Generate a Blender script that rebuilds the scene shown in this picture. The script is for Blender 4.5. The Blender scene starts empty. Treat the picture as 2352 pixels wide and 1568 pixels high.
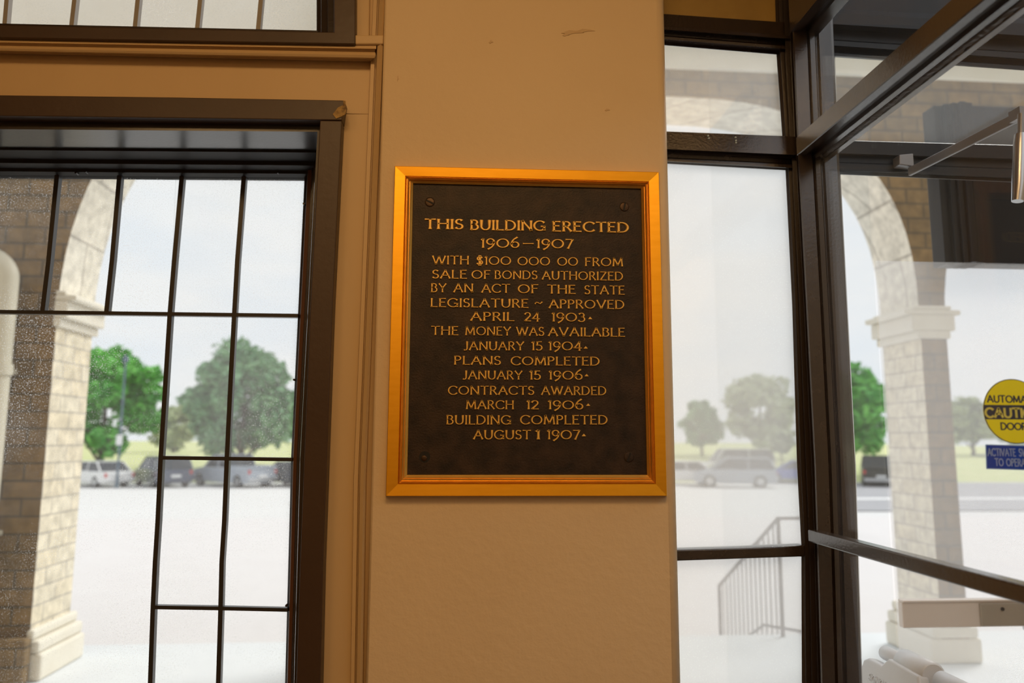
import bpy, bmesh, math, random
from mathutils import Vector, Matrix

# ------------------------------------------------------------------ camera, sky, sun, lamps, exposure
S = bpy.context.scene
COL = S.collection
F = 1700.0                      # focal length in pixels of the 2352 x 1568 frame
CX, CY = 1176.0, 784.0
EYE = Vector((0.0, 0.0, 1.55))


def _d(px, py):                 # ray of a pixel in camera axes (right, up, forward)
    return Vector((px - CX, -(py - CY), F))


_ay = _d(1050, 1008).normalized()                 # world +Y (straight out through the facade)
_az = _d(1235, -13000)
_az = (_az - _ay * _az.dot(_ay)).normalized()     # world +Z
_ax = -_ay.cross(_az) * 1.0
if _ax.x < 0:
    _ax = -_ax


def _w(v):                      # camera axes -> world
    return Vector((_ax.dot(v), _ay.dot(v), _az.dot(v)))


right, up, fwd = _w(Vector((1, 0, 0))), _w(Vector((0, 1, 0))), _w(Vector((0, 0, 1)))
cam_data = bpy.data.cameras.new('camera')
cam = bpy.data.objects.new('camera', cam_data)
COL.objects.link(cam)
cam.matrix_world = Matrix(((right.x, up.x, -fwd.x, EYE.x), (right.y, up.y, -fwd.y, EYE.y),
                           (right.z, up.z, -fwd.z, EYE.z), (0, 0, 0, 1)))
cam_data.sensor_width = 36.0
cam_data.lens = F / 2352.0 * 36.0
cam_data.clip_start = 0.05
cam_data.clip_end = 600
cam_data.dof.use_dof = True
cam_data.dof.focus_distance = 1.66
cam_data.dof.aperture_fstop = 2.4
S.camera = cam

S.view_settings.view_transform = 'Standard'
S.view_settings.look = 'None'
S.view_settings.exposure = 0.0
S.view_settings.gamma = 1.0
S.view_settings.use_curve_mapping = False
S.cycles.transparent_max_bounces = 32
S.cycles.max_bounces = 10
S.cycles.use_denoising = True

world = bpy.data.worlds.new('overcast_sky')
S.world = world
world.use_nodes = True
wn, wl = world.node_tree.nodes, world.node_tree.links
bg = wn['Background']
wtc = wn.new('ShaderNodeTexCoord')
wmap = wn.new('ShaderNodeMapping')
wmap.inputs['Scale'].default_value = (3, 3, 9)
wno = wn.new('ShaderNodeTexNoise')
wno.inputs['Scale'].default_value = 1.6
wno.inputs['Detail'].default_value = 5
wra = wn.new('ShaderNodeValToRGB')
wra.color_ramp.elements[0].position = 0.36
wra.color_ramp.elements[0].color = (0.88, 0.92, 0.96, 1)
wra.color_ramp.elements[1].position = 0.56
wra.color_ramp.elements[1].color = (0.96, 0.965, 0.965, 1)
wl.new(wtc.outputs['Generated'], wmap.inputs['Vector'])
wl.new(wmap.outputs['Vector'], wno.inputs['Vector'])
wl.new(wno.outputs['Fac'], wra.inputs['Fac'])
wl.new(wra.outputs['Color'], bg.inputs['Color'])
bg.inputs['Strength'].default_value = 1.04


def light(name, kind, loc, energy, color, rot=(0, 0, 0), **kw):
    ld = bpy.data.lights.new(name, kind)
    ld.energy = energy
    ld.color = color
    for k, v in kw.items():
        setattr(ld, k, v)
    lo = bpy.data.objects.new(name, ld)
    lo.location = loc
    lo.rotation_euler = rot
    COL.objects.link(lo)
    return lo


sun = light('sun', 'SUN', (20, 30, 40), 2.5, (1.0, 0.96, 0.9), angle=math.radians(25))
sun.rotation_euler = Vector((-0.56, -0.42, -0.71)).to_track_quat('-Z', 'Y').to_euler()
WARM = (1.0, 0.60, 0.25)
light('ceiling_lamp_light', 'AREA', (0.10, -0.35, 3.30), 24, WARM, (math.radians(14), 0, 0), shape='RECTANGLE', size=1.1, size_y=0.5)
light('ceiling_lamp_light', 'AREA', (-1.5, -1.3, 3.45), 20, WARM, (0, 0, 0), shape='RECTANGLE', size=1.0, size_y=1.0)
light('ceiling_lamp_light', 'POINT', (-0.2, -2.6, 2.9), 22, WARM, shadow_soft_size=0.25)


# ------------------------------------------------------------------ placing helpers
def onY(px, py, Y):
    r = _w(_d(px, py))
    return r * (Y / r.y) + EYE


def onX(px, py, X):
    r = _w(_d(px, py))
    return r * (X / r.x) + EYE


def pj(w):                      # world -> pixel
    v = Vector(w) - EYE
    z = fwd.dot(v)
    return (CX + right.dot(v) * F / z, CY - up.dot(v) * F / z)


# ------------------------------------------------------------------ materials
MATS = {}


def mat(name, color, rough=0.5, metal=0.0, spec=0.5, noise=0.0, nscale=20, col2=None, bump=0.0, bscale=80, coat=0.0, stretch=None):
    if name in MATS:
        return MATS[name]
    m = bpy.data.materials.new(name)
    m.use_nodes = True
    n, l = m.node_tree.nodes, m.node_tree.links
    b = n['Principled BSDF']
    b.inputs['Base Color'].default_value = (*color, 1)
    b.inputs['Roughness'].default_value = rough
    b.inputs['Metallic'].default_value = metal
    b.inputs['Specular IOR Level'].default_value = spec
    b.inputs['Coat Weight'].default_value = coat
    b.inputs['Coat Roughness'].default_value = 0.16
    tc = n.new('ShaderNodeTexCoord')
    mp = n.new('ShaderNodeMapping')
    l.new(tc.outputs['Object'], mp.inputs['Vector'])
    if stretch:
        mp.inputs['Scale'].default_value = stretch
    if col2 is not None:
        t = n.new('ShaderNodeTexNoise')
        t.inputs['Scale'].default_value = nscale
        t.inputs['Detail'].default_value = 6
        r = n.new('ShaderNodeValToRGB')
        r.color_ramp.elements[0].position = 0.5 - noise
        r.color_ramp.elements[1].position = 0.5 + noise
        r.color_ramp.elements[0].color = (*color, 1)
        r.color_ramp.elements[1].color = (*col2, 1)
        l.new(mp.outputs['Vector'], t.inputs['Vector'])
        l.new(t.outputs['Fac'], r.inputs['Fac'])
        l.new(r.outputs['Color'], b.inputs['Base Color'])
    if bump:
        t2 = n.new('ShaderNodeTexNoise')
        t2.inputs['Scale'].default_value = bscale
        t2.inputs['Detail'].default_value = 5
        bp = n.new('ShaderNodeBump')
        bp.inputs['Strength'].default_value = bump
        bp.inputs['Distance'].default_value = 0.004
        l.new(mp.outputs['Vector'], t2.inputs['Vector'])
        l.new(t2.outputs['Fac'], bp.inputs['Height'])
        l.new(bp.outputs['Normal'], b.inputs['Normal'])
    MATS[name] = m
    return m


def glass(name, tint=(0.96, 0.97, 0.97), haze=0.05, speck=0.0, patch=0.0, refl=1.0, pscale=3.0):
    """clear window glass: mostly see-through, a fresnel reflection, a film (dust; at the entrance a stand-in for glare) lit by whatever light reaches it"""
    m = bpy.data.materials.new(name)
    m.use_nodes = True
    n, l = m.node_tree.nodes, m.node_tree.links
    n.remove(n['Principled BSDF'])
    out = n['Material Output']
    tr = n.new('ShaderNodeBsdfTransparent')
    tr.inputs['Color'].default_value = (*tint, 1)
    gl = n.new('ShaderNodeBsdfGlossy')
    gl.inputs['Roughness'].default_value = 0.02
    fr = n.new('ShaderNodeFresnel')
    geo = n.new('ShaderNodeNewGeometry')
    ior = n.new('ShaderNodeMapRange')           # same reflection from either face of the thin pane
    ior.inputs[3].default_value = 1.40
    ior.inputs[4].default_value = 1 / 1.40
    l.new(geo.outputs['Backfacing'], ior.inputs[0])
    l.new(ior.outputs[0], fr.inputs['IOR'])
    fm = n.new('ShaderNodeMath')
    fm.operation = 'MULTIPLY'
    fm.inputs[1].default_value = refl
    mx = n.new('ShaderNodeMixShader')
    l.new(fr.outputs[0], fm.inputs[0])
    l.new(fm.outputs[0], mx.inputs[0])
    l.new(tr.outputs[0], mx.inputs[1])
    l.new(gl.outputs[0], mx.inputs[2])
    df = n.new('ShaderNodeBsdfDiffuse')
    df.inputs['Color'].default_value = (0.85, 0.87, 0.9, 1)
    tl = n.new('ShaderNodeBsdfTranslucent')
    tl.inputs['Color'].default_value = (0.92, 0.93, 0.95, 1)
    dm = n.new('ShaderNodeMixShader')
    dm.inputs[0].default_value = 0.8
    l.new(df.outputs[0], dm.inputs[1])
    l.new(tl.outputs[0], dm.inputs[2])
    fin = n.new('ShaderNodeMixShader')
    l.new(mx.outputs[0], fin.inputs[1])
    l.new(dm.outputs[0], fin.inputs[2])
    l.new(fin.outputs[0], out.inputs['Surface'])
    val = None

    def add(a, b):
        x = n.new('ShaderNodeMath')
        x.operation = 'ADD'
        x.use_clamp = True
        l.new(a, x.inputs[0])
        l.new(b, x.inputs[1])
        return x.outputs[0]
    tc = n.new('ShaderNodeTexCoord')
    base = n.new('ShaderNodeValue')
    base.outputs[0].default_value = haze / 2     # two faces to a pane
    val = base.outputs[0]
    if patch:
        t = n.new('ShaderNodeTexNoise')
        t.inputs['Scale'].default_value = pscale
        t.inputs['Detail'].default_value = 7
        t.inputs['Roughness'].default_value = 0.7
        r = n.new('ShaderNodeMapRange')
        r.inputs[1].default_value = 0.42
        r.inputs[2].default_value = 0.75
        r.inputs[3].default_value = 0
        r.inputs[4].default_value = patch / 2
        l.new(tc.outputs['Object'], t.inputs['Vector'])
        l.new(t.outputs['Fac'], r.inputs[0])
        val = add(val, r.outputs[0])
    if speck:
        v = n.new('ShaderNodeTexNoise')
        v.inputs['Scale'].default_value = 260
        v.inputs['Detail'].default_value = 3
        r = n.new('ShaderNodeMapRange')
        r.inputs[1].default_value = 0.56
        r.inputs[2].default_value = 0.70
        r.inputs[3].default_value = 0
        r.inputs[4].default_value = speck
        t2 = n.new('ShaderNodeTexNoise')
        t2.inputs['Scale'].default_value = 5
        t2.inputs['Detail'].default_value = 4
        r2 = n.new('ShaderNodeMapRange')
        r2.inputs[1].default_value = 0.35
        r2.inputs[2].default_value = 0.65
        mu = n.new('ShaderNodeMath')
        mu.operation = 'MULTIPLY'
        l.new(tc.outputs['Object'], v.inputs['Vector'])
        l.new(tc.outputs['Object'], t2.inputs['Vector'])
        l.new(v.outputs['Fac'], r.inputs[0])
        l.new(t2.outputs['Fac'], r2.inputs[0])
        l.new(r.outputs[0], mu.inputs[0])
        l.new(r2.outputs[0], mu.inputs[1])
        val = add(val, mu.outputs[0])
    l.new(val, fin.inputs[0])
    MATS[name] = m
    return m


def brick(name, c1, c2, mortar, w=0.30, h=0.13, ms=0.008, rough=0.85, bump=0.4):
    m = bpy.data.materials.new(name)
    m.use_nodes = True
    n, l = m.node_tree.nodes, m.node_tree.links
    b = n['Principled BSDF']
    b.inputs['Roughness'].default_value = rough
    tc = n.new('ShaderNodeTexCoord')
    sx = n.new('ShaderNodeSeparateXYZ')
    l.new(tc.outputs['Object'], sx.inputs[0])
    ad = n.new('ShaderNodeMath')
    l.new(sx.outputs[0], ad.inputs[0])
    l.new(sx.outputs[1], ad.inputs[1])
    cb = n.new('ShaderNodeCombineXYZ')
    l.new(ad.outputs[0], cb.inputs[0])
    l.new(sx.outputs[2], cb.inputs[1])
    t = n.new('ShaderNodeTexBrick')
    t.inputs['Scale'].default_value = 1
    t.inputs['Brick Width'].default_value = w
    t.inputs['Row Height'].default_value = h
    t.inputs['Mortar Size'].default_value = ms
    t.inputs['Mortar Smooth'].default_value = 0.2
    t.inputs['Color1'].default_value = (*c1, 1)
    t.inputs['Color2'].default_value = (*c2, 1)
    t.inputs['Mortar'].default_value = (*mortar, 1)
    l.new(cb.outputs[0], t.inputs['Vector'])
    ns = n.new('ShaderNodeTexNoise')
    ns.inputs['Scale'].default_value = 14
    ns.inputs['Detail'].default_value = 6
    l.new(tc.outputs['Object'], ns.inputs['Vector'])
    mr = n.new('ShaderNodeMapRange')
    mr.inputs[1].default_value = 0.3
    mr.inputs[2].default_value = 0.7
    mr.inputs[3].default_value = 0.75
    mr.inputs[4].default_value = 1.2
    l.new(ns.outputs['Fac'], mr.inputs[0])
    mx = n.new('ShaderNodeMix')
    mx.data_type = 'RGBA'
    mx.blend_type = 'MULTIPLY'
    mx.inputs[0].default_value = 1
    l.new(t.outputs['Color'], mx.inputs[6])
    l.new(mr.outputs[0], mx.inputs[7])
    l.new(mx.outputs[2], b.inputs['Base Color'])
    bp = n.new('ShaderNodeBump')
    bp.inputs['Strength'].default_value = bump
    bp.inputs['Distance'].default_value = 0.01
    bp.invert = True
    l.new(t.outputs['Fac'], bp.inputs['Height'])
    l.new(bp.outputs['Normal'], b.inputs['Normal'])
    MATS[name] = m
    return m


CREAM = mat('cream_wall_paint', (0.70, 0.545, 0.35), 0.62, col2=(0.73, 0.575, 0.375), noise=0.2, nscale=3, bump=0.35, bscale=55)
CREAMW = mat('cream_wood_paint', (0.60, 0.43, 0.235), 0.45, col2=(0.64, 0.47, 0.265), noise=0.2, nscale=4, bump=0.15, bscale=18, stretch=(1, 1, 0.3))
BROWN = mat('brown_wood_paint', (0.046, 0.025, 0.016), 0.42, col2=(0.056, 0.031, 0.019), noise=0.2, nscale=8, bump=0.12, bscale=60)
DARKB = mat('backlit_sash_paint', (0.030, 0.022, 0.019), 0.26, bump=0.08, bscale=120)  # near-black tone includes the shade of a backlit sash
HEADM = mat('glossy_head_paint', (0.020, 0.018, 0.018), 0.3, spec=0.8, coat=0.18, bump=0.05, bscale=120)
SASHT = mat('dulled_head_paint', (0.016, 0.013, 0.013), 0.55, spec=0.25)  # shade put into a darker, duller copy of the head paint
MUNT = mat('muntin_paint', (0.035, 0.033, 0.034), 0.32)
MUNTL = mat('pale_muntin_paint', (0.33, 0.32, 0.31), 0.5)
REDW = mat('reddish_brown_wood', (0.12, 0.05, 0.025), 0.4)
ENTR = mat('entrance_frame_paint', (0.027, 0.019, 0.016), 0.24, spec=0.7, coat=0.4, col2=(0.037, 0.026, 0.021), noise=0.25, nscale=30, bump=0.14, bscale=160)
GOLDP = mat('old_gold_paint', (0.27, 0.175, 0.05), 0.3, col2=(0.40, 0.27, 0.085), noise=0.22, nscale=9, coat=0.3, bump=0.1, bscale=20)
BRASS = mat('polished_brass', (0.90, 0.475, 0.035), 0.44, metal=1.0, col2=(0.82, 0.41, 0.025), noise=0.25, nscale=14, bump=0.04, bscale=200, stretch=(1, 1, 6))
BRASSD = mat('tarnished_brass', (0.86, 0.52, 0.12), 0.40, metal=1.0, col2=(0.95, 0.60, 0.16), noise=0.25, nscale=30)
PLATE = mat('patinated_bronze', (0.013, 0.009, 0.008), 0.5, spec=0.3, col2=(0.044, 0.026, 0.017), noise=0.20, nscale=26, bump=0.25, bscale=240)
LETTER = mat('worn_brass_lettering', (0.95, 0.62, 0.15), 0.40, metal=0.25, col2=(0.84, 0.50, 0.11), noise=0.2, nscale=60)
SCREWM = mat('dark_screw_bronze', (0.06, 0.035, 0.02), 0.4, metal=0.6)
BLUEB = mat('blue_black_enamel', (0.005, 0.0065, 0.010), 0.4, spec=0.35)
BLACK = mat('recess_shade', (0.004, 0.004, 0.004), 0.7)  # plain black stands in for the shade inside slots and holes
CHROME = mat('brushed_steel', (0.55, 0.56, 0.58), 0.28, metal=1.0)
GREYM = mat('grey_enamel', (0.30, 0.30, 0.31), 0.35, metal=0.4)
FLOORM = mat('terrazzo_floor', (0.09, 0.07, 0.055), 0.4, col2=(0.12, 0.10, 0.08), noise=0.1, nscale=60)
CEILM = mat('ceiling_plaster', (0.62, 0.52, 0.38), 0.8, bump=0.1)
WHITEP = mat('white_plastic', (0.64, 0.66, 0.69), 0.35, bump=0.12, bscale=150)
GROUND = mat('overexposed_ground', (0.67, 0.665, 0.66), 0.9, col2=(0.71, 0.705, 0.70), noise=0.3, nscale=0.15)  # overexposed asphalt: the white-out is put into the ground colour
PAVER = mat('pinkish_pavers', (0.69, 0.66, 0.655), 0.9, col2=(0.71, 0.685, 0.68), noise=0.2, nscale=1.5)
ROADM = mat('grey_asphalt', (0.34, 0.34, 0.36), 0.9, col2=(0.38, 0.38, 0.40), noise=0.3, nscale=2)
PAINTL = mat('white_road_paint', (0.8, 0.8, 0.8), 0.8)
PORCHF = mat('porch_concrete', (0.71, 0.74, 0.77), 0.8, col2=(0.75, 0.78, 0.80), noise=0.3, nscale=4)
LAWN = mat('dry_lawn', (0.50, 0.56, 0.24), 0.95, col2=(0.62, 0.62, 0.32), noise=0.2, nscale=0.6)
STONE = mat('cream_stone', (0.76, 0.71, 0.60), 0.85, col2=(0.80, 0.76, 0.66), noise=0.2, nscale=5, bump=0.2, bscale=20)
BRICKB = brick('shaded_brick', (0.24, 0.15, 0.06), (0.19, 0.125, 0.055), (0.10, 0.075, 0.042), w=0.26, h=0.115)  # dark copy of the porch brick: shade of the inner faces painted in
BRICKC = brick('cream_brick', (0.76, 0.67, 0.50), (0.80, 0.73, 0.58), (0.54, 0.49, 0.40), w=0.26, h=0.115)  # pale copy of the same brick, as on the lit reveals
PIPEM = mat('cream_pipe_paint', (0.66, 0.62, 0.50), 0.5)
IRON = mat('grey_iron', (0.20, 0.18, 0.18), 0.5, metal=0.3)
LEAFA = mat('bright_green_leaves', (0.085, 0.40, 0.065), 0.6, col2=(0.21, 0.60, 0.10), noise=0.15, nscale=0.9)
LEAFB = mat('bluish_green_leaves', (0.13, 0.32, 0.15), 0.6, col2=(0.22, 0.42, 0.19), noise=0.15, nscale=0.9)
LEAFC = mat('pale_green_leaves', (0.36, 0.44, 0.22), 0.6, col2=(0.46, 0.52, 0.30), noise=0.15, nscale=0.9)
BARK = mat('grey_bark', (0.10, 0.08, 0.06), 0.9)
RUBBER = mat('black_rubber', (0.02, 0.02, 0.02), 0.7)
CARGL = mat('dark_car_glass', (0.03, 0.035, 0.045), 0.08)
REDL = mat('red_tail_light', (0.55, 0.03, 0.03), 0.25)


def film(name, c, t):            # thin printed vinyl: daylight from behind glows through it
    m = mat(name, c, 0.5)
    n, l = m.node_tree.nodes, m.node_tree.links
    tl = n.new('ShaderNodeBsdfTranslucent')
    tl.inputs['Color'].default_value = (*c, 1)
    mx = n.new('ShaderNodeMixShader')
    mx.inputs[0].default_value = t
    l.new(n['Principled BSDF'].outputs[0], mx.inputs[1])
    l.new(tl.outputs[0], mx.inputs[2])
    l.new(mx.outputs[0], n['Material Output'].inputs['Surface'])
    return m


YELL = film('yellow_sticker', (0.80, 0.68, 0.03), .8)
INK = mat('dark_blue_ink', (0.03, 0.032, 0.06), 0.5)
BLUES = film('blue_sticker', (0.015, 0.13, 0.42), .8)
PALEI = film('pale_sticker_ink', (0.80, 0.93, 1.0), .6)
CHIP = mat('chipped_paint', (0.45, 0.30, 0.11), 0.8, col2=(0.16, 0.10, 0.05), noise=0.1, nscale=60)

G_LEFT = glass('dusty_window_glass', haze=0.03, speck=0.55, patch=0.10)
G_MID = glass('hazy_window_glass', haze=0.15, speck=0.30, patch=0.14)
G_UP = glass('clouded_window_glass', haze=0.26, speck=0.2, patch=0.1)
G_SIDE = glass('glare_entrance_glass', haze=0.64, speck=0.04, patch=0.06)  # strong haze stands in for overexposure and reflections on the sidelight
G_SIDEU = glass('glare_top_light_glass', haze=0.38, speck=0.06, patch=0.06)  # haze again imitates the washed-out glare, a little weaker
G_WALL = glass('tinted_partition_glass', tint=(0.975, 0.98, 0.985), haze=0.02, patch=0.02, refl=0.4)
G_OUT = glass('tinted_sidelight_glass', tint=(0.97, 0.98, 0.985), haze=0.02, refl=0.8)
G_DOOR = glass('glare_door_glass', tint=(1, 1, 1), haze=0.45, refl=0.8)  # milky film imitates a bright reflection lying over the door


# ------------------------------------------------------------------ mesh helpers
class MB:
    def __init__(s):
        s.v, s.f, s.m, s.sm = [], [], [], []

    def add(s, vs, fs, mi=0, smooth=False):
        o = len(s.v)
        s.v += [tuple(v) for v in vs]
        for f in fs:
            s.f.append([o + i for i in f])
            s.m.append(mi)
            s.sm.append(smooth)

    def prism(s, front, dirv, mi=0):           # front polygon, extruded by dirv
        n = len(front)
        d = Vector(dirv)
        vs = [Vector(p) for p in front] + [Vector(p) + d for p in front]
        fs = [list(range(n)), list(range(2 * n - 1, n - 1, -1))] + [[i, n + i, n + (i + 1) % n, (i + 1) % n] for i in range(n)]
        s.add(vs, fs, mi)

    def quad(s, pts, Y, dY, mi=0):             # pixel polygon standing on the plane Y, dY deep
        s.prism([onY(x, y, Y) for x, y in pts], (0, dY, 0), mi)

    def bar(s, a, b, w, Y, dY, mi=0, w2=None): # straight bar between two pixel points, w pixels wide
        ax, ay = a
        bx, by = b
        w2 = w2 or w
        L = math.hypot(bx - ax, by - ay)
        nx, ny = -(by - ay) / L / 2, (bx - ax) / L / 2
        s.quad([(ax + nx * w, ay + ny * w), (bx + nx * w2, by + ny * w2), (bx - nx * w2, by - ny * w2), (ax - nx * w, ay - ny * w)], Y, dY, mi)

    def box(s, lo, hi, mi=0):
        x0, y0, z0 = lo
        x1, y1, z1 = hi
        s.prism([(x0, y0, z0), (x1, y0, z0), (x1, y0, z1), (x0, y0, z1)], (0, y1 - y0, 0), mi)

    def loft(s, lines, mi=0, smooth=False):    # lines = lists of world points; skin between successive lines
        n = len(lines[0])
        vs = [p for ln in lines for p in ln]
        fs = []
        for i in range(len(lines) - 1):
            for j in range(n - 1):
                a = i * n + j
                fs.append([a, a + 1, a + n + 1, a + n])
        s.add(vs, fs, mi, smooth)

    def tube(s, pts, rad, seg=10, mi=0, cap=True):
        pts = [Vector(p) for p in pts]
        if not isinstance(rad, (list, tuple)):
            rad = [rad] * len(pts)
        rings = []
        ref = None
        for i, p in enumerate(pts):
            t = (pts[min(i + 1, len(pts) - 1)] - pts[max(i - 1, 0)]).normalized()
            if ref is None:
                ref = t.orthogonal().normalized()
            u = (ref - t * ref.dot(t)).normalized()
            ref = u
            w = t.cross(u)
            rings.append([p + (u * math.cos(2 * math.pi * k / seg) + w * math.sin(2 * math.pi * k / seg)) * rad[i] for k in range(seg)])
        vs = [v for r in rings for v in r]
        fs = []
        for i in range(len(pts) - 1):
            for k in range(seg):
                a, b = i * seg + k, i * seg + (k + 1) % seg
                fs.append([a, b, b + seg, a + seg])
        s.add(vs, fs, mi, True)
        if cap:
            s.add(rings[0], [list(range(seg))[::-1]], mi)
            s.add(rings[-1], [list(range(seg))], mi)

    def disc(s, c, r, y0, y1, seg=28, mi=0, dome=0.0):   # disc whose axis is Y
        c = Vector(c)
        ring = lambda rr, yy: [Vector((c.x + rr * math.cos(2 * math.pi * k / seg), yy, c.z + rr * math.sin(2 * math.pi * k / seg))) for k in range(seg)]
        rings = [ring(r, y1), ring(r, y0)]
        if dome:
            rings += [ring(r * 0.75, y0 - dome * 0.6), ring(r * 0.4, y0 - dome * 0.92)]
        vs = [v for q in rings for v in q]
        fs = []
        for i in range(len(rings) - 1):
            for k in range(seg):
                a, b = i * seg + k, i * seg + (k + 1) % seg
                fs.append([a, b, b + seg, a + seg])
        s.add(vs, fs, mi, bool(dome))
        s.add(rings[-1], [list(range(seg))], mi)
        s.add(rings[0], [list(range(seg))[::-1]], mi)

    def build(s, name, mats, parent=None, bevel=0.0, seg=2, kind=None, origin=None):
        me = bpy.data.meshes.new(name)
        o = Vector(origin) if origin is not None else Vector((0, 0, 0))
        me.from_pydata([Vector(v) - o for v in s.v], [], s.f)
        if not isinstance(mats, (list, tuple)):
            mats = [mats]
        for m in mats:
            me.materials.append(m)
        for p, mi, sm in zip(me.polygons, s.m, s.sm):
            p.material_index = mi
            p.use_smooth = sm
        bm = bmesh.new()
        bm.from_mesh(me)
        bmesh.ops.recalc_face_normals(bm, faces=bm.faces)
        bm.to_mesh(me)
        bm.free()
        ob = bpy.data.objects.new(name, me)
        COL.objects.link(ob)
        if parent is not None:
            ob.parent = parent
        ob.location = o if parent is None else o
        if bevel:
            b = ob.modifiers.new('bevel', 'BEVEL')
            b.width = bevel
            b.segments = seg
            b.limit_method = 'ANGLE'
            b.angle_limit = math.radians(40)
        if kind:
            ob['kind'] = kind
        return ob


def empty(name, loc, rz=0.0, label=None, cat=None, group=None, kind=None):
    o = bpy.data.objects.new(name, None)
    COL.objects.link(o)
    o.location = loc
    o.rotation_euler = (0, 0, rz)
    tag(o, label, cat, group, kind)
    return o


def tag(o, label=None, cat=None, group=None, kind=None):
    if label:
        o['label'] = label
    if cat:
        o['category'] = cat
    if group:
        o['group'] = group
    if kind:
        o['kind'] = kind
    return o


def lerp(a, b, t):
    return a + (b - a) * t


# ------------------------------------------------------------------ lettering drawn stroke by stroke (cap height 1)
def arc(cx, cy, rx, ry, a0, a1, n=14):
    return [(cx + rx * math.cos(math.radians(lerp(a0, a1, i / n))), cy + ry * math.sin(math.radians(lerp(a0, a1, i / n)))) for i in range(n + 1)]


G = {
    'A': (.82, [[(.02, 0), (.41, 1)], [(.41, 1), (.80, 0)], [(.17, .36), (.65, .36)]]),
    'B': (.60, [[(.07, 0), (.07, 1)], [(.07, 1)] + arc(.26, .775, .24, .225, 90, -90) + [(.07, .55)], [(.07, .55)] + arc(.28, .275, .28, .275, 90, -90) + [(.07, 0)]]),
    'C': (.80, [arc(.46, .5, .44, .5, 42, 318, 22)]),
    'D': (.80, [[(.07, 0), (.07, 1)], [(.07, 1)] + arc(.27, .5, .48, .5, 90, -90, 20) + [(.07, 0)]]),
    'E': (.56, [[(.07, 0), (.07, 1)], [(.07, 1), (.52, 1)], [(.07, .55), (.44, .55)], [(.07, 0), (.55, 0)]]),
    'F': (.54, [[(.07, 0), (.07, 1)], [(.07, 1), (.53, 1)], [(.07, .55), (.44, .55)]]),
    'G': (.86, [arc(.46, .5, .44, .5, 42, 322, 22), [(.80, .04), (.80, .44)], [(.56, .44), (.84, .44)]]),
    'H': (.78, [[(.07, 0), (.07, 1)], [(.71, 0), (.71, 1)], [(.07, .55), (.71, .55)]]),
    'I': (.15, [[(.075, 0), (.075, 1)]]),
    'J': (.36, [[(.29, 1), (.29, .22)] + arc(.10, .20, .19, .22, 0, -120, 10)]),
    'L': (.54, [[(.07, 1), (.07, 0)], [(.07, 0), (.54, 0)]]),
    'M': (.96, [[(.06, 0), (.13, 1)], [(.13, 1), (.48, .12)], [(.48, .12), (.83, 1)], [(.83, 1), (.90, 0)]]),
    'N': (.80, [[(.07, 0), (.07, 1)], [(.07, 1), (.73, 0)], [(.73, 0), (.73, 1)]]),
    'O': (.94, [arc(.47, .5, .43, .48, 0, 360, 32)]),
    'P': (.56, [[(.07, 0), (.07, 1)], [(.07, 1)] + arc(.26, .75, .26, .25, 90, -90) + [(.07, .5)]]),
    'R': (.64, [[(.07, 0), (.07, 1)], [(.07, 1)] + arc(.26, .755, .25, .245, 90, -90) + [(.07, .51)], [(.28, .51), (.62, 0)]]),
    'S': (.52, [arc(.26, .76, .215, .24, 35, 250, 14) + [(.32, .49)] + arc(.25, .255, .24, .255, 60, -150, 14)]),
    'T': (.70, [[(0, 1), (.70, 1)], [(.35, 0), (.35, 1)]]),
    'U': (.76, [[(.07, 1), (.07, .34)] + arc(.38, .34, .31, .34, 180, 360, 16) + [(.69, .34), (.69, 1)]]),
    'V': (.80, [[(.02, 1), (.40, 0)], [(.40, 0), (.78, 1)]]),
    'W': (1.16, [[(.02, 1), (.31, 0)], [(.31, 0), (.58, .95)], [(.58, .95), (.85, 0)], [(.85, 0), (1.14, 1)]]),
    'Y': (.72, [[(.02, 1), (.36, .48)], [(.70, 1), (.36, .48)], [(.36, .48), (.36, 0)]]),
    'Z': (.66, [[(.05, 1), (.62, 1)], [(.62, 1), (.04, 0)], [(.04, 0), (.64, 0)]]),
    '1': (.20, [[(.12, 0), (.12, 1)], [(.12, 1), (.0, .88)]]),
    '2': (.56, [arc(.27, .73, .24, .27, 165, -30, 12) + [(.04, 0)], [(.04, 0), (.55, 0)]]),
    '3': (.54, [arc(.25, .76, .21, .24, 150, -80, 12), arc(.24, .26, .27, .29, 85, -150, 14)]),
    '4': (.64, [[(.46, 1), (.02, .26)], [(.02, .26), (.64, .26)], [(.46, 1), (.46, -.05)]]),
    '5': (.52, [[(.46, 1), (.12, 1)], [(.12, 1), (.09, .58)], [(.09, .56)] + arc(.23, .29, .27, .31, 110, -140, 14)]),
    '6': (.62, [arc(.31, .32, .27, .32, 0, 360, 24), [(.05, .36), (.10, .72), (.24, .98), (.48, 1.18)]]),
    '7': (.56, [[(.02, 1), (.54, 1)], [(.54, 1), (.18, -.04)]]),
    '9': (.62, [arc(.31, .68, .27, .32, 0, 360, 24), [(.57, .66), (.54, .30), (.40, .04), (.14, -.18)]]),
    '0': (.90, [arc(.45, .5, .42, .48, 0, 360, 32)]),
    '$': (.60, [arc(.28, .74, .22, .24, 25, 250, 12) + [(.34, .49)] + arc(.27, .26, .25, .26, 60, -155, 12), [(.23, -.1), (.23, 1.1)], [(.34, -.1), (.34, 1.1)]]),
    '-': (1.0, [[(.02, .5), (.98, .5)]]),
    '~': (.9, [[(.03, .40), (.20, .58), (.42, .52), (.62, .40), (.87, .62)]]),
}


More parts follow.
